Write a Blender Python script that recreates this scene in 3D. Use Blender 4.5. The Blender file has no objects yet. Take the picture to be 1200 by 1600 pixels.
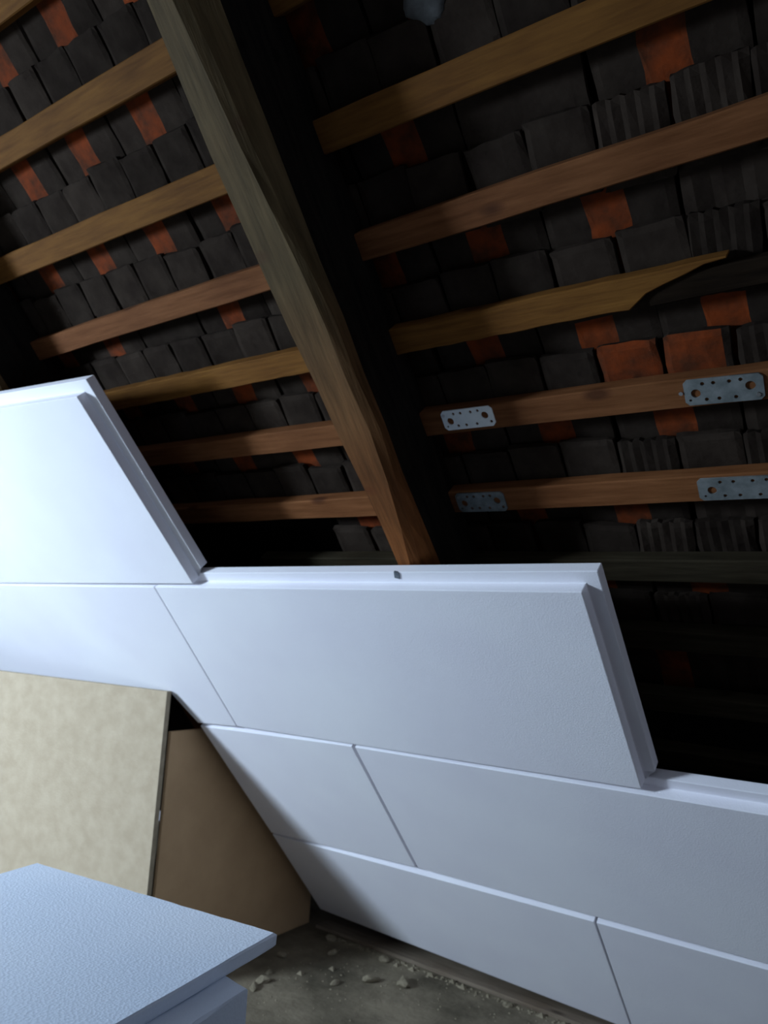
import bpy, bmesh, math, random
from mathutils import Matrix, Vector, noise as mnoise
random.seed(7)
scene = bpy.context.scene
COL = scene.collection
FLOOR = -1.115                      # floor level relative to the camera's eye
def W(x, y, z):                     # eye-relative metres -> world (floor at z = 0)
    return Vector((x, y, z - FLOOR))

# ---------------------------------------------------------------- camera
cam_d = bpy.data.cameras.new('camera')
cam = bpy.data.objects.new('camera', cam_d); COL.objects.link(cam)
P = math.radians(48)                # roof pitch
f = 1206.0
Hc = Vector((-1660, 60, f)).normalized()
Sc = Vector((960, 2320, f)).normalized(); Sc = (Sc - Hc * Hc.dot(Sc)).normalized()
Nc = Hc.cross(Sc)
Xc = -Hc
Yc = math.cos(P) * Sc - math.sin(P) * Nc
Zc = -math.sin(P) * Sc - math.cos(P) * Nc
R = Matrix((Xc, Yc, Zc))            # camera (x right, y down, z forward) -> world
cr, cu, cb = R @ Vector((1, 0, 0)), R @ Vector((0, -1, 0)), R @ Vector((0, 0, -1))
M = Matrix((cr, cu, cb)).transposed().to_4x4()
M.translation = W(0, 0, 0)
cam.matrix_world = M
cam_d.sensor_fit = 'VERTICAL'; cam_d.sensor_height = 36; cam_d.lens = 36 * f / 1600
cam_d.clip_start = 0.02
cam_d.dof.use_dof = True; cam_d.dof.focus_distance = 1.05; cam_d.dof.aperture_fstop = 6.5
scene.camera = cam

# ---------------------------------------------------------------- light, world, exposure
world = bpy.data.worlds.new('world'); scene.world = world; world.use_nodes = True
bg = world.node_tree.nodes['Background']
bg.inputs[0].default_value = (0.70, 0.80, 1.0, 1); bg.inputs[1].default_value = 0.32
WIN = dict(x0=-3.45, x1=-2.90, z0=-0.10, z1=0.60, y=-0.80)
ld = bpy.data.lights.new('window_daylight', 'AREA'); ld.shape = 'RECTANGLE'
ld.size = WIN['x1'] - WIN['x0'] - .1; ld.size_y = WIN['z1'] - WIN['z0'] - .1
ld.energy = 164; ld.color = (0.64, 0.81, 1.0)
lo = bpy.data.objects.new('window_daylight', ld); COL.objects.link(lo)
lo.location = W((WIN['x0'] + WIN['x1']) / 2, WIN['y'] + .03, (WIN['z0'] + WIN['z1']) / 2)
lo.rotation_euler = Vector((1.0, 1, -1.3)).to_track_quat('-Z', 'Y').to_euler()   # skylight falls in from above
vs = scene.view_settings
scene.display_settings.display_device = 'sRGB'
vs.view_transform = 'Standard'; vs.look = 'None'; vs.gamma = 1; vs.use_curve_mapping = False
vs.exposure = 0.0

# ---------------------------------------------------------------- materials
def mat(name, rough=0.8):
    m = bpy.data.materials.new(name); m.use_nodes = True
    b = m.node_tree.nodes['Principled BSDF']; b.inputs['Roughness'].default_value = rough
    b.inputs['Specular IOR Level'].default_value = 0.12
    return m, m.node_tree, b
def noise_col(nt, b, c0, c1, scale, stretch=(1, 1, 1), detail=5, lo_=.35, hi=.65, bump=0.0, bump_scale=None, space='Object', jitter=True):
    N_, L = nt.nodes, nt.links
    tc = N_.new('ShaderNodeTexCoord'); mp = N_.new('ShaderNodeMapping'); mp.inputs['Scale'].default_value = stretch
    L.new(tc.outputs[space], mp.inputs[0])
    if jitter:
        oi = N_.new('ShaderNodeObjectInfo'); mul = N_.new('ShaderNodeMath'); mul.operation = 'MULTIPLY'; mul.inputs[1].default_value = 37.0
        L.new(oi.outputs['Random'], mul.inputs[0]); cmb = N_.new('ShaderNodeCombineXYZ')
        for i in range(3): L.new(mul.outputs[0], cmb.inputs[i])
        L.new(cmb.outputs[0], mp.inputs['Location'])
    n = N_.new('ShaderNodeTexNoise'); n.inputs['Scale'].default_value = scale; n.inputs['Detail'].default_value = detail
    n.inputs['Roughness'].default_value = .6
    L.new(mp.outputs[0], n.inputs['Vector'])
    r = N_.new('ShaderNodeValToRGB'); r.color_ramp.elements[0].position = lo_; r.color_ramp.elements[1].position = hi
    r.color_ramp.elements[0].color = (*c0, 1); r.color_ramp.elements[1].color = (*c1, 1)
    L.new(n.outputs['Fac'], r.inputs[0]); L.new(r.outputs[0], b.inputs['Base Color'])
    if bump:
        n2 = N_.new('ShaderNodeTexNoise'); n2.inputs['Scale'].default_value = bump_scale or scale; n2.inputs['Detail'].default_value = 4
        L.new(mp.outputs[0], n2.inputs['Vector'])
        bp = N_.new('ShaderNodeBump'); bp.inputs['Strength'].default_value = bump; bp.inputs['Distance'].default_value = .004
        L.new(n2.outputs['Fac'], bp.inputs['Height']); L.new(bp.outputs[0], b.inputs['Normal'])
    return r, mp
def variation(nt, b, src, amt=.35):
    """per-object brightness variation"""
    N_, L = nt.nodes, nt.links
    oi = N_.new('ShaderNodeObjectInfo'); mr = N_.new('ShaderNodeMapRange')
    mr.inputs['To Min'].default_value = 1 - amt; mr.inputs['To Max'].default_value = 1 + amt
    L.new(oi.outputs['Random'], mr.inputs[0])
    hs = N_.new('ShaderNodeHueSaturation'); L.new(mr.outputs[0], hs.inputs['Value'])
    L.new(src, hs.inputs['Color']); L.new(hs.outputs[0], b.inputs['Base Color'])
    return hs
MATS = {}
def foam(name, c0, c1, bscale=260, bump=.5):
    m, nt, b = mat(name, .75)
    noise_col(nt, b, c0, c1, 3.0, detail=2, lo_=.3, hi=.7)
    N_, L = nt.nodes, nt.links
    tc = N_.new('ShaderNodeTexCoord'); v = N_.new('ShaderNodeTexVoronoi'); v.inputs['Scale'].default_value = bscale
    L.new(tc.outputs['Object'], v.inputs['Vector'])
    bp = N_.new('ShaderNodeBump'); bp.inputs['Strength'].default_value = bump; bp.inputs['Distance'].default_value = .0015
    L.new(v.outputs['Distance'], bp.inputs['Height']); L.new(bp.outputs[0], b.inputs['Normal'])
    MATS[name] = m
foam('foam_white', (.82, .80, .86), (.87, .86, .90), 300, .18)
foam('foam_cut', (.63, .71, .83), (.72, .78, .87), 240, .22)
def wood(name, c0, c1, knot, rough=.8, stretch=(1.2, 14, 14), knot_scale=5.0, amt=.15, stain=None):
    m, nt, b = mat(name, rough)
    r, mp = noise_col(nt, b, c0, c1, 6, stretch, 6, .3, .7, bump=.25, bump_scale=12)
    N_, L = nt.nodes, nt.links
    tc = [n for n in N_ if n.type == 'TEX_COORD'][0]
    mp2 = N_.new('ShaderNodeMapping'); mp2.inputs['Scale'].default_value = (1, 2.2, 2.2)
    L.new(tc.outputs['Object'], mp2.inputs[0]); L.new([n for n in N_ if n.type == 'COMBXYZ'][0].outputs[0], mp2.inputs['Location'])
    v = N_.new('ShaderNodeTexVoronoi'); v.inputs['Scale'].default_value = knot_scale; L.new(mp2.outputs[0], v.inputs['Vector'])
    kr = N_.new('ShaderNodeValToRGB'); kr.color_ramp.elements[0].position = .07; kr.color_ramp.elements[1].position = .16
    kr.color_ramp.elements[0].color = (1, 1, 1, 1); kr.color_ramp.elements[1].color = (0, 0, 0, 1)
    L.new(v.outputs['Distance'], kr.inputs[0])
    mx = N_.new('ShaderNodeMix'); mx.data_type = 'RGBA'; mx.inputs['B'].default_value = (*knot, 1)
    ml = N_.new('ShaderNodeMath'); ml.operation = 'MULTIPLY'; ml.inputs[1].default_value = .75
    L.new(kr.outputs[0], ml.inputs[0]); L.new(ml.outputs[0], mx.inputs['Factor']); L.new(r.outputs[0], mx.inputs['A'])
    # broad weathering patches
    pn = N_.new('ShaderNodeTexNoise'); pn.inputs['Scale'].default_value = 4; pn.inputs['Detail'].default_value = 3
    L.new(tc.outputs['Object'], pn.inputs['Vector'])
    pr = N_.new('ShaderNodeValToRGB'); pr.color_ramp.elements[0].position = .35; pr.color_ramp.elements[1].position = .7
    pr.color_ramp.elements[0].color = (1, 1, 1, 1); pr.color_ramp.elements[1].color = (.62, .55, .5, 1)
    L.new(pn.outputs['Fac'], pr.inputs[0])
    m2 = N_.new('ShaderNodeMix'); m2.data_type = 'RGBA'; m2.blend_type = 'MULTIPLY'; m2.inputs['Factor'].default_value = .8
    L.new(mx.outputs['Result'], m2.inputs['A']); L.new(pr.outputs[0], m2.inputs['B'])
    variation(nt, b, m2.outputs['Result'], amt)
    MATS[name] = m
wood('batten_wood', (.115, .046, .009), (.205, .090, .018), (.045, .015, .005), amt=.22)
wood('batten_red', (.115, .042, .013), (.20, .080, .030), (.045, .014, .006), amt=.25)
wood('batten_old', (.020, .016, .010), (.045, .036, .022), (.010, .008, .006))  # lowest battens: the shade around them is painted into the wood colour
wood('batten_dark', (.009, .006, .004), (.020, .013, .008), (.005, .003, .003))
wood('rafter_wood', (.050, .035, .016), (.105, .072, .034), (.07, .04, .02), stretch=(14, 1.2, 14))
wood('rafter_side', (.007, .0065, .006), (.017, .014, .011), (.006, .005, .004), stretch=(14, 1.2, 14))  # side turned from the window: its shade is painted as a darker wood
wood('sill_wood', (.17, .135, .10), (.27, .215, .16), (.05, .035, .025))
# the rafter is fresher, redder wood towards its foot
nt = MATS['rafter_wood'].node_tree; b_ = nt.nodes['Principled BSDF']; src = b_.inputs['Base Color'].links[0].from_socket
tc_ = [q for q in nt.nodes if q.type == 'TEX_COORD'][0]; sx_ = nt.nodes.new('ShaderNodeSeparateXYZ'); nt.links.new(tc_.outputs['Object'], sx_.inputs[0])
mr_ = nt.nodes.new('ShaderNodeMapRange'); mr_.inputs['From Min'].default_value = -2.1; mr_.inputs['From Max'].default_value = -1.55
nt.links.new(sx_.outputs['Y'], mr_.inputs[0]); mx_ = nt.nodes.new('ShaderNodeMix'); mx_.data_type = 'RGBA'; mx_.blend_type = 'MULTIPLY'
mx_.inputs['B'].default_value = (1.9, .95, .55, 1); nt.links.new(mr_.outputs[0], mx_.inputs['Factor']); nt.links.new(src, mx_.inputs['A']); nt.links.new(mx_.outputs['Result'], b_.inputs['Base Color'])
def simple(name, c0, c1, scale, bump=.3, rough=.85, var=0, stretch=(1, 1, 1), metal=0, detail=5, bscale=None):
    m, nt, b = mat(name, rough); b.inputs['Metallic'].default_value = metal
    r, mp = noise_col(nt, b, c0, c1, scale, stretch, detail, bump=bump, bump_scale=bscale)
    if var: variation(nt, b, r.outputs[0], var)
    MATS[name] = m
simple('clay_dark', (.018, .0125, .0095), (.031, .0225, .017), 14, .35, .95, .25, bscale=60)
simple('clay_orange', (.060, .018, .007), (.175, .032, .006), 22, .4, .9, .15, bscale=60)
simple('soot', (.010, .009, .009), (.016, .015, .014), 6, 0, 1)  # near-black colour of the light-blocking board added behind the tiles
simple('concrete', (.060, .050, .034), (.20, .165, .115), 4, .9, .95, detail=9, bscale=40)
simple('mortar', (.15, .125, .085), (.25, .21, .145), 30, .6, .95)
simple('mortar_dull', (.04, .04, .04), (.08, .08, .08), 25, .6, .95)
simple('hardboard_face', (.41, .325, .225), (.47, .38, .27), 22, .12, .8, detail=9, bscale=180)
simple('hardboard_edge', (.30, .25, .17), (.40, .33, .23), 40, .3, .85)
simple('hardboard_brown', (.46, .30, .165), (.53, .35, .195), 6, .1, .75, detail=7)
simple('zinc', (.80, .86, .88), (.90, .94, .95), 45, .05, .5, 0, metal=0)  # near-white base colour paints the window's reflection on one plate
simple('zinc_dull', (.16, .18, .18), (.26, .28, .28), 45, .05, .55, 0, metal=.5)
simple('steel', (.6, .6, .6), (.8, .8, .8), 60, 0, .3, metal=.9)
simple('grey_mark', (.10, .12, .14), (.16, .18, .20), 120, 0, .9)
simple('plaster', (.20, .19, .17), (.27, .26, .23), 4, .3, .95)
simple('brick_wall', (.06, .045, .04), (.10, .07, .055), 5, .4, .95)
simple('frame_paint', (.45, .44, .42), (.55, .54, .5), 8, .1, .6)
m, nt, b = mat('glass', .05); b.inputs['Transmission Weight'].default_value = 1; b.inputs['IOR'].default_value = 1.45; MATS['glass'] = m

for q in ('batten_dark', 'soot', 'clay_dark', 'rafter_side', 'batten_old'): MATS[q].node_tree.nodes['Principled BSDF'].inputs['Specular IOR Level'].default_value = .03

# ---------------------------------------------------------------- helpers
RS = Vector((0, math.cos(P), -math.sin(P)))        # down the slope
RN = Vector((0, -math.sin(P), -math.cos(P)))       # into the room
def roof_matrix(x, s, d):
    Mx = Matrix((Vector((1, 0, 0)), RS, -RN)).transposed().to_4x4()
    Mx.translation = W(*(Vector((x, 0, 0)) + RS * s - RN * d))
    return Mx
def link(o, parent=None, world=None):
    COL.objects.link(o)
    if world is not None: o.matrix_world = world
    if parent is not None:
        o.parent = parent; o.matrix_parent_inverse = PW(parent).inverted()
    return o
WM = {}
def PW(o): return WM.get(o.name, Matrix.Identity(4))
def tag(o, label=None, cat=None, group=None, kind=None):
    for k, v in (('label', label), ('category', cat), ('group', group), ('kind', kind)):
        if v: o[k] = v
    return o
def place(name, mesh, M4, parent=None):
    """object whose world matrix is M4, optionally child of parent (parents keep WM)"""
    o = bpy.data.objects.new(name, mesh); COL.objects.link(o)
    if parent is not None:
        o.parent = parent; o.matrix_parent_inverse = Matrix.Identity(4)
        o.matrix_basis = PW(parent).inverted() @ M4
    else:
        o.matrix_basis = M4
    WM[o.name] = M4.copy()
    return o
def empty(name, M4):
    return place(name, None, M4)
def mesh_from(name, verts, faces, mats, mi=None, smooth=False, fix=True):
    me = bpy.data.meshes.new(name); me.from_pydata([tuple(v) for v in verts], [], faces)
    for m in mats: me.materials.append(MATS[m])
    if mi:
        for p, i in zip(me.polygons, mi): p.material_index = i
    if fix:
        bm = bmesh.new(); bm.from_mesh(me); bmesh.ops.recalc_face_normals(bm, faces=bm.faces); bm.to_mesh(me); bm.free()
    if smooth:
        for p in me.polygons: p.use_smooth = True
    return me
BOXF = [(0, 3, 2, 1), (4, 5, 6, 7), (0, 1, 5, 4), (1, 2, 6, 5), (2, 3, 7, 6), (3, 0, 4, 7)]
def box_me(name, x0, x1, y0, y1, z0, z1, mats, bev=0, mi=None):
    v = [(x0, y0, z0), (x1, y0, z0), (x1, y1, z0), (x0, y1, z0), (x0, y0, z1), (x1, y0, z1), (x1, y1, z1), (x0, y1, z1)]
    me = mesh_from(name, v, BOXF, mats, mi)
    if bev:
        bm = bmesh.new(); bm.from_mesh(me)
        bmesh.ops.bevel(bm, geom=list(bm.edges), offset=bev, segments=2, affect='EDGES', profile=.6)
        bm.to_mesh(me); bm.free()
    return me
def T(v): return Matrix.Translation(v)

# ================================================================ THE SETTING
# roof slope (dark board added behind the tiles to keep light out) : structure, parent of tiles and battens
ceiling = place('ceiling', box_me('ceiling', -3.0, 2.2, -1.55, 1.40, 0, .03, ['soot']), roof_matrix(-.6, 1.2, 1.315))
tag(ceiling, kind='structure')
fl = place('floor', box_me('floor', -3.1, 2.2, -2.3, 1.6, -.08, 0, ['concrete']), T(W(-.6, 1.15, FLOOR)))
tag(fl, kind='structure')
# gable wall on the left, its outline under the roof slope
def roof_z(y, d=1.31): return (d - math.sin(P) * y) / math.cos(P)      # from  sinP*y + cosP*z = d
yb = WIN['y']
gl = [(yb, FLOOR), (2.75, FLOOR), (2.75, max(roof_z(2.75), FLOOR + .02)), (.2, roof_z(.2)), (yb, 1.2)]
vs_ = [(-.10, y, z - FLOOR) for y, z in gl] + [(0, y, z - FLOOR) for y, z in gl]
n = len(gl)
wl = place('wall_left', mesh_from('wall_left', vs_, [tuple(range(n)), tuple(range(2 * n - 1, n - 1, -1))] + [(i, (i + 1) % n, n + (i + 1) % n, n + i) for i in range(n)], ['brick_wall']), T(Vector((-3.6, 0, 0))))
tag(wl, kind='structure')
# back wall behind the photographer with the daylight window in it
bm = bmesh.new()
def bbox(bm, x0, x1, y0, y1, z0, z1):
    v = [bm.verts.new(p) for p in [(x0, y0, z0), (x1, y0, z0), (x1, y1, z0), (x0, y1, z0), (x0, y0, z1), (x1, y0, z1), (x1, y1, z1), (x0, y1, z1)]]
    for f_ in BOXF: bm.faces.new([v[i] for i in f_])
x0, x1, z0, z1 = WIN['x0'], WIN['x1'], WIN['z0'] - FLOOR, WIN['z1'] - FLOOR
XS, ZS = [-3.6, x0, x1, 1.6], [0, z0, z1, 1.2 - FLOOR]
gv = {}
for k, y in enumerate((-.12, 0)):
    for i, x in enumerate(XS):
        for j, z in enumerate(ZS): gv[i, j, k] = bm.verts.new((x, y, z))
for i in range(3):
    for j in range(3):
        if (i, j) == (1, 1): continue
        for k in (0, 1): bm.faces.new([gv[i, j, k], gv[i + 1, j, k], gv[i + 1, j + 1, k], gv[i, j + 1, k]])
for i in range(3):
    for j in (0, 3): bm.faces.new([gv[i, j, 0], gv[i + 1, j, 0], gv[i + 1, j, 1], gv[i, j, 1]])
    for j in (0, 3): bm.faces.new([gv[j, i, 0], gv[j, i + 1, 0], gv[j, i + 1, 1], gv[j, i, 1]])
for a, b_ in (((1, 1), (2, 1)), ((2, 1), (2, 2)), ((2, 2), (1, 2)), ((1, 2), (1, 1))):
    bm.faces.new([gv[(*a, 0)], gv[(*b_, 0)], gv[(*b_, 1)], gv[(*a, 1)]])
bmesh.ops.recalc_face_normals(bm, faces=bm.faces)
me = bpy.data.meshes.new('wall_back'); bm.to_mesh(me); bm.free(); me.materials.append(MATS['plaster'])
wb = place('wall_back', me, T(Vector((0, yb, 0)))); tag(wb, kind='structure')
win = place('window_1', None, T(Vector(((x0 + x1) / 2, yb - .06, (z0 + z1) / 2)))); tag(win, kind='structure')
hw, hh = (x1 - x0) / 2, (z1 - z0) / 2
for (a, b_, c, d) in ((-hw, -hw + .05, -hh, hh), (hw - .05, hw, -hh, hh), (-hw + .05, hw - .05, -hh, -hh + .05), (-hw + .05, hw - .05, hh - .05, hh)):
    place('window_frame', box_me('window_frame', a, b_, -.03, .02, c, d, ['frame_paint'], .004), PW(win), win)
place('window_pane', box_me('window_pane', -hw + .05, hw - .05, -.012, -.006, -hh + .05, hh - .05, ['glass']), PW(win), win)

# ---------------------------------------------------------------- roof tiles (parts of the roof slope)
TW = .215
def tile_mesh(w, L, stripe, rnd, ribbed=False, orange=0):
    """clay roof tile, underside facing the room (local z = 0 side), bowed, chipped edges; optional raw orange band"""
    xs = [-.5, -.44, -.30, -.16, -.115, .115, .16, .30, .44, .5] if stripe else ([-.5, -.42, -.30, -.22, -.1, -.02, .1, .18, .3, .38, .5] if ribbed else [-.5, -.4, -.15, .15, .4, .5])
    ys = [0, .012, .05, .085, L * .6, L - .01, L]
    th = .013
    bow = rnd.uniform(-.002, .003)
    V, F, MI = [], [], []
    jx = [rnd.uniform(-.004, .004) for _ in ys]; sk = rnd.uniform(-.02, .02)
    sA = rnd.uniform(-.04, .03)
    for layer in (0, 1):
        for j, y in enumerate(ys):
            for i, u in enumerate(xs):
                x = u * w
                if i in (0, len(xs) - 1): x += jx[j] * .6
                if stripe and 2 < i < 7: x += sA * .4 * w + rnd.uniform(-.004, .004)
                z = th * layer + bow * (1 - 4 * u * u) + (0.0012 * math.sin(j * 1.7 + i))
                if ribbed and layer == 0: z += (-.0016 if i % 2 else .0008)
                if layer == 0 and (i in (0, len(xs) - 1) or j == 0): z += .002
                yy = y + (rnd.uniform(-.002, .002) if j == 0 else 0) + sk * x * (1 if j < 3 else 0)
                if j == 0 and i in (0, len(xs) - 1): yy += rnd.uniform(0, .0025)
                V.append((x, yy, z))
    nx, ny = len(xs), len(ys)
    idx = lambda l, j, i: l * nx * ny + j * nx + i
    orange_to = rnd.choice([3, 4, 4, 4])
    for l in (0, 1):
        for j in range(ny - 1):
            for i in range(nx - 1):
                F.append((idx(l, j, i), idx(l, j, i + 1), idx(l, j + 1, i + 1), idx(l, j + 1, i)))
                o = 0
                if stripe and i in (3, 4, 5) and l == 0: o = 1
                if stripe and i in (3, 4, 5) and i == 4 - 0 and l == 0: o = 1
                if orange and i < nx * orange: o = 1
                MI.append(o)
    for j in range(ny - 1):
        for i in (0, nx - 1):
            F.append((idx(0, j, i), idx(0, j + 1, i), idx(1, j + 1, i), idx(1, j, i))); MI.append(0)
    for i in range(nx - 1):
        for j in (0, ny - 1):
            F.append((idx(0, j, i), idx(0, j, i + 1), idx(1, j, i + 1), idx(1, j, i))); MI.append(0)
    return mesh_from('roof_tile', V, F, ['clay_dark', 'clay_orange'], MI)
rnd = random.Random(3)
full = [tile_mesh(TW - .007, .225, True, rnd) for _ in range(8)]
plain = [tile_mesh(TW - .007, .225, False, rnd) for _ in range(3)] + [tile_mesh(TW - .009, .225, False, rnd, True)]
half = [tile_mesh(TW / 2 - .005 - .002 * (k % 3), .125, False, rnd, k % 4 == 3) for k in range(8)]
half_orange = tile_mesh(TW / 2 - .006, .125, False, rnd, False, 1)
half_orange2 = tile_mesh(TW / 2 - .006, .125, False, rnd, False, .6)
wide_rib = tile_mesh(TW * .82, .125, False, rnd, True)
BAT = [-.424, -.2135, 0.0, .193, .378, .557, .743, .918, 1.095, 1.275, 1.45]     # batten centres down the slope
PH = {0: -1.268, 1: -1.35, 2: -1.439, 3: -1.36, 4: -1.242, 5: -.99, 6: -.905, 7: -.99, 8: -.905}   # apparent stripe phase
n_tiles = 0
for r in range(0, 9):
    s0 = BAT[r]
    base = PH[r] * 1.25
    k0 = -5
    xmin = [-1.90, -2.0, -2.12, -2.15, -2.1, -1.85, -1.2, -.75, -.70][r]
    xmax = [0, .42, .42, .42, .42, .42, .42, .3, .3][r]
    for k in range(-8, 16):
        x = base + k * TW
        if x < xmin or x > xmax: continue
        ph = -1 if rnd.random() < .5 else 1
        right_bay = x > -.9
        me = rnd.choice(full) if rnd.random() < .93 else rnd.choice(plain)
        if right_bay and x > -.33 and rnd.random() < .5: me = plain[3]
        Mt = roof_matrix(x + rnd.uniform(-.004, .004), s0 - .005, 1.2495) @ Matrix.Rotation(math.radians(3.6), 4, 'X') @ Matrix.Rotation(rnd.uniform(-.018, .018), 4, 'Z')
        place('roof_tile', me, Mt, ceiling); n_tiles += 1
        # heads of the next course, hung on the next batten, half as wide in view
        if r < 8:
            sn = BAT[r + 1]
            for q in (-1, 1):
                hx = x + q * TW / 4
                mh = rnd.choice(half)
                if hx > -.45 and rnd.random() < .6: mh = half[3] if q < 0 else half[7]
                if hx < -.45 and mh in (half[3], half[7]): mh = half[0]
                if r == 4 and -.45 < hx < -.29: mh = half_orange if hx < -.36 else half_orange2
                top = (s0 + sn) / 2 - .002 + rnd.uniform(-.006, .006)
                Mh = roof_matrix(hx + rnd.uniform(-.003, .003), top, 1.2335 + rnd.uniform(0, .001)) @ Matrix.Rotation(rnd.uniform(-.05, .05), 4, 'Z') @ Matrix.Rotation(rnd.uniform(-.04, .04), 4, 'Y')
                place('roof_tile', mh, Mh, ceiling); n_tiles += 1
print('tiles', n_tiles)

# ---------------------------------------------------------------- battens (parts of the roof slope)
def batten_mesh(x0, x1, w, th, tilt, rnd, matn='batten_wood', taper=None):
    """long batten in roof coordinates; wavy edges; tilt = ds per metre; taper=(xa, xb): splintered end"""
    nseg = max(4, int((x1 - x0) / (.03 if taper else .12))); V, F = [], []
    for i in range(nseg + 1):
        x = x0 + (x1 - x0) * i / nseg
        c = tilt * x; a = -w / 2 + rnd.uniform(-.0012, .0012); b_ = w / 2 + rnd.uniform(-.0012, .0012)
        if taper and x > taper[0]:
            t = min(1, (x - taper[0]) / (taper[1] - taper[0]))
            k_ = .55 * min(1, t / .22) + .45 * max(0, (t - .22) / .78)
            b_ = w / 2 - (w - .004) * k_ + rnd.uniform(-.003, .003) * (t < .95)
        for (yy, zz) in ((a + .002, 0), (b_ - .002, 0), (b_, .003), (b_, th), (a, th), (a, .003)):
            V.append((x, c + yy, zz))
    for i in range(nseg):
        for j in range(6):
            F.append((i * 6 + j, i * 6 + (j + 1) % 6, (i + 1) * 6 + (j + 1) % 6, (i + 1) * 6 + j))
    F += [tuple(range(6)), tuple(nseg * 6 + j for j in range(6))]
    return mesh_from('batten', V, F, [matn])
rb = random.Random(11)
batten_tilt = [0, 0, -.003, -.02, -.012, -.006, -.01, .0, 0, 0, 0]
battens = []
for i, s in enumerate(BAT):
    tl = batten_tilt[i]
    xa = -2.9 if i < 5 else (-2.2 if i < 7 else -1.5)
    xb = 1.2
    pivot = -.9
    Mx = roof_matrix(0, s - tl * pivot, 1.20)
    if i == 4:      # broken batten: sound wood splinters away near the right, a dark old length carries on behind
        o = place('batten', batten_mesh(xa, -.245, .052, .030, tl, rb, taper=(-.385, -.25)), Mx, ceiling)
        tag(o, 'batten splintered to a point at its right end')
        o2 = place('batten', batten_mesh(-.365, xb, .040, .022, tl, rb, 'batten_dark'), roof_matrix(0, s + .010 - tl * pivot, 1.2085), ceiling)
        tag(o2, 'blackened old batten length')
    else:
        w = .056 if i in (1, 2) else .052
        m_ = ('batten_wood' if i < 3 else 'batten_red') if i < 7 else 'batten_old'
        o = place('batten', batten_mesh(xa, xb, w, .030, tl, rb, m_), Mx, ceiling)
    battens.append(o)

# ---------------------------------------------------------------- rafters
def rafter(name, prof, s0, s1, rnd, label):
    """prof(s) -> list of (x, d) cross-section points, room face first; last index list says which sides are the face"""
    n = 34; V, F, MI = [], [], []
    Mx = roof_matrix(0, 0, 0)
    for i in range(n + 1):
        s = s0 + (s1 - s0) * i / n
        pts = prof(s); m = len(pts)
        for k, (x, d) in enumerate(pts):
            jig = .0045 if k in (0, 1, 2, 3) else .001
            V.append((x + mnoise.noise(Vector((k * 3.1, s * 7, 1))) * jig * 1.6, s, d + mnoise.noise(Vector((k * 5.1, s * 9, 4))) * jig * .5))
    for i in range(n):
        for k in range(m):
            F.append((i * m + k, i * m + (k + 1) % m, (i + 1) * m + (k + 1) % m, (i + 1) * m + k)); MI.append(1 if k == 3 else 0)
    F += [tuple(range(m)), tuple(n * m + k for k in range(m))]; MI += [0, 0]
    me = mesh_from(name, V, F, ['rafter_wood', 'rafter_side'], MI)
    # origin at the foot of the timber
    foot = roof_matrix(prof(s1)[0][0], s1, 1.05)
    me.transform(foot.inverted() @ Mx)
    o = place(name, me, foot); tag(o, label, 'rafter', 'old rafters')
    return o
def interp(s, tab):
    if s <= tab[0][0]: return tab[0][1]
    for (a, va), (b_, vb) in zip(tab, tab[1:]):
        if s <= b_: return va + (vb - va) * (s - a) / (b_ - a)
    return tab[-1][1]
def prof_main(s):
    xl = interp(s, [(-.25, -.956), (0, -.961), (.36, -.950), (.56, -.936), (.78, -.926), (2.3, -.92)])
    xr = interp(s, [(-.25, -.889), (0, -.872), (.25, -.851), (.5, -.846), (.65, -.858), (.78, -.876), (2.3, -.87)])
    return [(xl, 1.058), (xr - .016, 1.0535), (xr, 1.062), (-.846, 1.085), (-.846, 1.230), (xl - .004, 1.230), (xl - .003, 1.068)]
def prof_left(s):
    return [(-2.04, 1.058), (-1.967, 1.054), (-1.955, 1.064), (-1.950, 1.08), (-1.950, 1.230), (-2.05, 1.230), (-2.05, 1.068)]
rafter('rafter', prof_main, -1.3, 2.28, rb, 'weathered grey-brown rafter crossing the roof, between the two bays of battens')
rafter('rafter', prof_left, -1.3, 2.28, rb, 'dark rafter at the left edge of the picture, behind the topmost foam panel')

# ---------------------------------------------------------------- foam insulation panels on the slope
lining = empty('insulation_lining', roof_matrix(-.9, 2.34, 1.0))
tag(lining, 'staggered white foam insulation panels lining the lower roof slope', 'insulation')
A_, T_, G_ = .025, .050, .027
def panel(F, left_cut=False, B=None):
    """shiplap foam panel: front half F (x, s corners TL TR BR BL ...), back half shifted up and right to leave a tongue"""
    if B is None:
        (a, b_), (c, d), (e, f_), (g, h) = F
        lft = 0 if left_cut else G_ + .002
        B = [(a + lft, b_ - G_), (c + G_, d - G_), (e + G_, f_ - G_ - .003), (g + lft, h - G_ - .003)]
    n = len(F)
    V = [(x, s, 0) for x, s in F] + [(x, s, A_) for x, s in F] + [(x, s, A_) for x, s in B] + [(x, s, T_) for x, s in B]
    Fc = [tuple(range(n)), tuple(3 * n + i for i in range(n))]
    for L_ in range(3):
        for i in range(n):
            j = (i + 1) % n
            Fc.append((L_ * n + i, L_ * n + j, (L_ + 1) * n + j, (L_ + 1) * n + i))
    me = mesh_from('insulation_panel', V, Fc, ['foam_white'])
    cx = sum(p[0] for p in F) / n; cs = sum(p[1] for p in F) / n
    me.transform(T(Vector((-cx, -cs, 0))))
    o = place('insulation_panel', me, roof_matrix(cx, cs, 1.0), lining)
    md = o.modifiers.new('soft_edges', 'BEVEL'); md.width = .0018; md.segments = 2; md.limit_method = 'ANGLE'; md.angle_limit = math.radians(40)
    return o
panel([(-2.75, .262), (-1.570, .297), (-1.537, .827), (-2.74, .862)])
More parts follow.
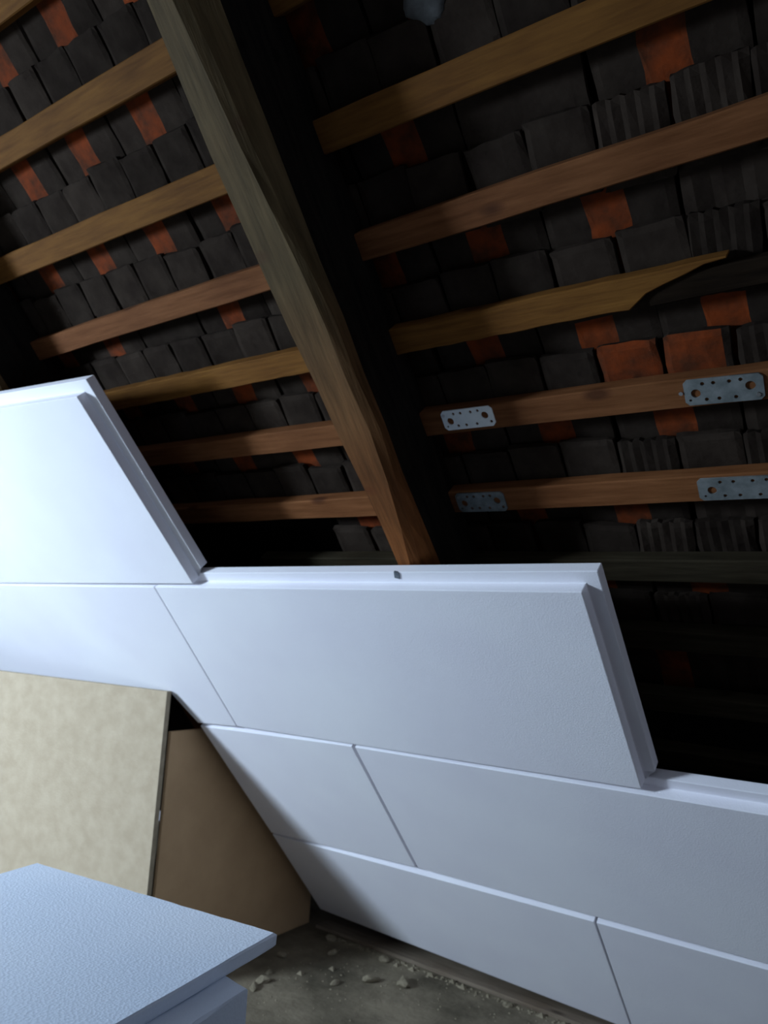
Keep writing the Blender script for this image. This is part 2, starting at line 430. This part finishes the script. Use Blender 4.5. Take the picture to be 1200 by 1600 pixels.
panel([(-3.15, .878), (-1.7055, .8435), (-1.709, 1.3640), (-1.892, 1.382), (-1.937, 1.262), (-3.15, 1.43)],
      B=[(-3.15, .850), (-1.6785, .8165), (-1.682, 1.338), (-1.892, 1.356), (-1.937, 1.262), (-3.15, 1.43)])
p1 = panel([(-1.7015, .8425), (-.512, .812), (-.509, 1.315), (-1.7045, 1.362)])
panel([(-1.889, 1.3955), (-1.272, 1.355), (-1.267, 1.849), (-1.866, 1.894)], left_cut=True)
panel([(-1.261, 1.3545), (-.07, 1.318), (-.07, 1.824), (-1.256, 1.850)])
panel([(-1.866, 1.9045), (-.738, 1.8645), (-.747, 2.368), (-1.858, 2.313)], left_cut=True)
panel([(-.731, 1.864), (.45, 1.830), (.45, 2.37), (-.741, 2.37)])
mk = place('grey_mark', box_me('grey_mark', -.006, .006, -.008, .008, -.0015, .003, ['grey_mark']), roof_matrix(-.913, .803, 1.0242) @ Matrix.Rotation(.25, 4, 'Z'), lining)
tag(mk, 'small dark grey square on the panel tongue')

# ---------------------------------------------------------------- nail plates screwed to the battens
def plate_mesh(L_, Wd, th, c, big, small):
    cv = bpy.data.curves.new('plate', 'CURVE'); cv.dimensions = '2D'; cv.fill_mode = 'BOTH'; cv.extrude = th / 2; cv.resolution_u = 1
    def poly(pts):
        sp = cv.splines.new('POLY'); sp.points.add(len(pts) - 1); sp.use_cyclic_u = True
        for p, q in zip(sp.points, pts): p.co = (*q, 0, 1)
    hl, hw_ = L_ / 2, Wd / 2
    poly([(-hl + c, -hw_), (hl - c, -hw_), (hl, -hw_ + c), (hl, hw_ - c), (hl - c, hw_), (-hl + c, hw_), (-hl, hw_ - c), (-hl, -hw_ + c)])
    def circ(x, y, r, n): poly([(x + r * math.cos(-2 * math.pi * k / n), y + r * math.sin(-2 * math.pi * k / n)) for k in range(n)])
    for x, y, r in big: circ(x, y, r, 20)
    for x, y, r in small: circ(x, y, r, 10)
    t = bpy.data.objects.new('tmp', cv); COL.objects.link(t)
    dg = bpy.context.evaluated_depsgraph_get(); dg.update()
    me = bpy.data.meshes.new_from_object(t.evaluated_get(dg)); me.name = 'nail_plate'
    bpy.data.objects.remove(t); bpy.data.curves.remove(cv)
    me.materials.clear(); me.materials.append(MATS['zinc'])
    return me
def holes(L_, Wd):
    h, w = L_ / 2, Wd / 2
    return ([(-h * .70, .002, .0075), (h * .68, -.003, .0075)],
            [(-h * .50, -w * .62, .0032), (-h * .22, -w * .62, .0032), (h * .18, -w * .62, .0032), (h * .46, -w * .66, .0032),
             (-h * .44, w * .62, .0032), (-h * .12, w * .62, .0032), (h * .30, w * .62, .0032), (h * .86, w * .55, .0032), (-h * .86, w * .6, .0022)])
def nail(o_parent, x, s, d):
    bm = bmesh.new(); bmesh.ops.create_cone(bm, cap_ends=True, segments=12, radius1=.0034, radius2=.0026, depth=.0022)
    me = bpy.data.meshes.new('nail_head'); bm.to_mesh(me); bm.free(); me.materials.append(MATS['steel'])
    return place('nail_head', me, roof_matrix(x, s, d), o_parent)
# (x centre, s centre, length, width, in-plane turn, label)
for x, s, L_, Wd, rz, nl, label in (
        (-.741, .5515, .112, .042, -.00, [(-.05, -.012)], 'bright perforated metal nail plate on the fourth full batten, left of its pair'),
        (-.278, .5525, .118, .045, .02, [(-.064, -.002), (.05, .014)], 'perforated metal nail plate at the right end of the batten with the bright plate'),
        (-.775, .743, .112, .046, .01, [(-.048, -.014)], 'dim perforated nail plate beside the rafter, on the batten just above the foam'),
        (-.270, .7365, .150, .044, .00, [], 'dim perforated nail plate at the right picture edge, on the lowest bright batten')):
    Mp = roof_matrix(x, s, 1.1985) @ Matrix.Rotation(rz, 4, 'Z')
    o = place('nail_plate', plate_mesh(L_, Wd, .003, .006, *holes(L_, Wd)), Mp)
    if not label.startswith('bright'): o.data.materials[0] = MATS['zinc_dull']  # the other plates get the darker copy, without the painted reflection
    tag(o, label, 'metal plate', 'perforated nail plates on the battens')
    for dx, ds in nl: nail(o, x + dx, s + ds, 1.1965)

# ---------------------------------------------------------------- sill plank, hardboard sheets
o = place('sill_plank', box_me('sill_plank', -1.45, 1.45, 0, .24, 0, .012, ['sill_wood'], .002), T(W(-.42, 2.285, FLOOR)))
tag(o, 'brown timber sill plank on the floor along the foot of the foam panels', 'plank')

rz1 = math.atan2(.143, .713)
bx = W(-1.921, 1.5605, FLOOR)
Ld1, H1 = 1.10, -.262 - FLOOR
me = box_me('hardboard_sheet', -Ld1, 0, 0, .020, 0, H1, ['hardboard_face', 'hardboard_edge'], 0, [0, 1, 0, 1, 0, 1])
o = place('hardboard_sheet', me, T(bx) @ Matrix.Rotation(rz1, 4, 'Z'))
tag(o, 'large pale beige hardboard sheet standing upright behind the foam slab stack', 'board')
zt = -.383 - FLOOR
me = box_me('hardboard_sheet', -.014, 0, 0, .715, 0, zt, ['hardboard_brown'], .001)
o = place('hardboard_sheet', me, T(W(-1.919, 1.590, FLOOR)))
tag(o, 'shaded brown board standing between the pale sheet and the foam panels', 'board')

# ---------------------------------------------------------------- stack of foam slabs on the floor
rzs = math.atan2(.085, .539)
topz = -.5
B0 = Vector((-.87, .967, 0))
def slab_mesh(wd, ln, th, seed, cut=0):
    """foam slab, far right corner at origin, spans -x (width) and -y (length), hot-wire cut rough faces; cut: broken corner"""
    r_ = random.Random(seed); n = 26; V, F = [], []
    def ring(ins, z, j):
        x0, x1, y0, y1 = -wd + ins, -ins, -ln + ins, -ins; pts = []
        for i in range(n):
            x = x0 + (x1 - x0) * i / n; pts.append((x, y1 - max(0, cut - (x1 - x)) * .30))
        for i in range(n): pts.append((x1, y1 - cut * .30 + (y0 - y1 + cut * .30) * i / n))
        for i in range(n): pts.append((x1 + (x0 - x1) * i / n, y0))
        for i in range(n): pts.append((x0, y0 + (y1 - y0) * i / n))
        return [(x + r_.uniform(-j, j), y + r_.uniform(-j, j), z) for x, y in pts]
    m = 4 * n
    rings = [ring(.0025, th, .0010), ring(0, th - .003, .0016), ring(0, .003, .0016), ring(.002, 0, .0006)]
    for rg in rings: V += rg
    for k in range(len(rings) - 1):
        for i in range(m):
            j = (i + 1) % m; F.append((k * m + i, k * m + j, (k + 1) * m + j, (k + 1) * m + i))
    F.append(tuple(range(m))); F.append(tuple((len(rings) - 1) * m + i for i in range(m)))
    return mesh_from('foam_slab', V, F, ['foam_cut'])
slabs = [(B0.x, B0.y, .0215, 0, 'thin topmost pale blue-white foam slab of the stack in front of the pale sheet'),
         (-.806, .860, .095, .055, 'thick foam slab right under the topmost one, its broken corner jutting out to the right'),
         (-.845, .885, .0995, 0, 'third foam slab from the top of the stack, set back in shadow'),
         (-.850, .89, .0995, 0, 'fourth foam slab from the top of the stack, below the picture edge'),
         (-.860, .88, .0995, 0, 'foam slab lying second from the floor in the stack'),
         (-.855, .90, .0995, 0, 'lowest foam slab of the stack, next above the spacer slab on the floor'),
         (-.850, .89, .1005, 0, 'bottom foam slab of the stack resting on the floor')]
z = topz
tot = -FLOOR + topz
for k, (x, y, th, cut, lb) in enumerate(slabs):
    if k == len(slabs) - 1: th = z - FLOOR
    z -= th
    o = place('foam_slab', slab_mesh(.55, 1.19, th - .0003, k, cut), T(W(x, y, z)) @ Matrix.Rotation(rzs, 4, 'Z'))
    tag(o, lb, 'foam slab', 'stacked foam slabs on the floor')

# ---------------------------------------------------------------- crumbs and debris on the floor
crumbs = [(-1.766, 2.246, .022), (-1.69, 2.167, .017), (-1.547, 2.003, .016), (-1.478, 2.096, .024), (-1.395, 2.149, .027),
          (-1.534, 2.242, .02), (-1.717, 1.865, .022), (-1.706, 1.815, .018), (-1.740, 1.915, .014), (-1.795, 2.03, .016), (-1.091, 2.255, .016)]
LB = ['flat mortar crumb in the dark corner between brown board and foam panels', 'mortar crumb just in front of the dark corner by the brown board',
      'small pale mortar crumb alone in the middle of the floor, clear of the plank', 'broad mortar crumb left of the biggest one on the open floor',
      'biggest pale mortar crumb on the open floor in front of the sill plank', 'mortar crumb close to the sill plank, nearest the dark corner',
      'largest mortar crumb of the little heap beside the foam slab stack', 'mortar crumb at the lower left of the heap beside the slab stack',
      'smallest mortar crumb at the back of the heap beside the slab stack', 'small mortar crumb at the foot of the brown board',
      'mortar crumb against the sill plank, farthest to the right']
small_crumbs = [(-1.617, 2.074, .011), (-1.484, 2.242, .012), (-1.669, 1.98, .012), (-1.429, 2.251, .012), (-1.363, 2.26, .012), (-1.247, 2.259, .012), (-1.291, 2.27, .012), (-.99, 2.27, .012), (-.92, 2.27, .012)]
rc = random.Random(9)
for i, (x, y, r_) in enumerate(crumbs):
    bm = bmesh.new(); bmesh.ops.create_icosphere(bm, subdivisions=2, radius=r_)
    sx, sy = rc.uniform(.8, 1.3), rc.uniform(.6, 1)
    for v in bm.verts:
        k = 1 + .55 * mnoise.noise(v.co * (55 / (r_ / .016)) + Vector((i * 7, 0, 0)))
        v.co = Vector((v.co.x * k * sx, v.co.y * k * sy, max(v.co.z * k * .55, -r_ * .22)))
    zm = min(v.co.z for v in bm.verts)
    for v in bm.verts: v.co.z -= zm
    me = bpy.data.meshes.new('mortar_crumb'); bm.to_mesh(me); bm.free(); me.materials.append(MATS['mortar'])
    o = place('mortar_crumb', me, T(W(x, y, FLOOR)) @ Matrix.Rotation(rc.uniform(0, 3), 4, 'Z'))
    lb = LB[i]
    tag(o, lb, 'rubble', 'mortar crumbs on the floor')
# fine grit swept against the sill plank
V, F = [], []
def grit(x, y, r_):
    b0 = len(V)
    for dx, dy, dz in ((-1, -.7, 0), (1, -.8, 0), (.8, .9, 0), (-.9, .8, 0), (.1, 0, .9)):
        V.append((x + dx * r_ * rc.uniform(.7, 1.2), y + dy * r_ * rc.uniform(.7, 1.2), dz * r_))
    F.extend([(b0, b0 + 1, b0 + 4), (b0 + 1, b0 + 2, b0 + 4), (b0 + 2, b0 + 3, b0 + 4), (b0 + 3, b0, b0 + 4), (b0 + 3, b0 + 2, b0 + 1, b0)])
for q in small_crumbs: grit(*q)
for k in range(260):
    x = rc.uniform(-1.75, -.6); grit(x, 2.272 + rc.gauss(-.008, .008), rc.uniform(.002, .006))
for k in range(420):
    grit(rc.uniform(-1.8, -.7), rc.uniform(1.5, 2.28), rc.uniform(.0012, .004))
me = mesh_from('floor_grit', V, F, ['mortar'], fix=True)
me.transform(T(Vector((1.2, -2.1, 0))))
o = place('floor_grit', me, T(W(-1.2, 2.1, FLOOR)))
tag(o, 'fine mortar grit scattered on the floor along the sill plank', 'grit', kind='stuff')
# flat grey lump over the tiles at the top of the picture
bm = bmesh.new(); bmesh.ops.create_uvsphere(bm, u_segments=20, v_segments=10, radius=.04)
for v in bm.verts:
    k = 1 + .3 * mnoise.noise(v.co * 40); v.co = Vector((v.co.x * k * 1.0, v.co.y * k * .8, v.co.z * k * .22))
me = bpy.data.meshes.new('mortar_dab'); bm.to_mesh(me); bm.free(); me.materials.append(MATS['mortar_dull'])
for p in me.polygons: p.use_smooth = True
o = place('mortar_dab', me, roof_matrix(-.60, -.118, 1.238), ceiling)
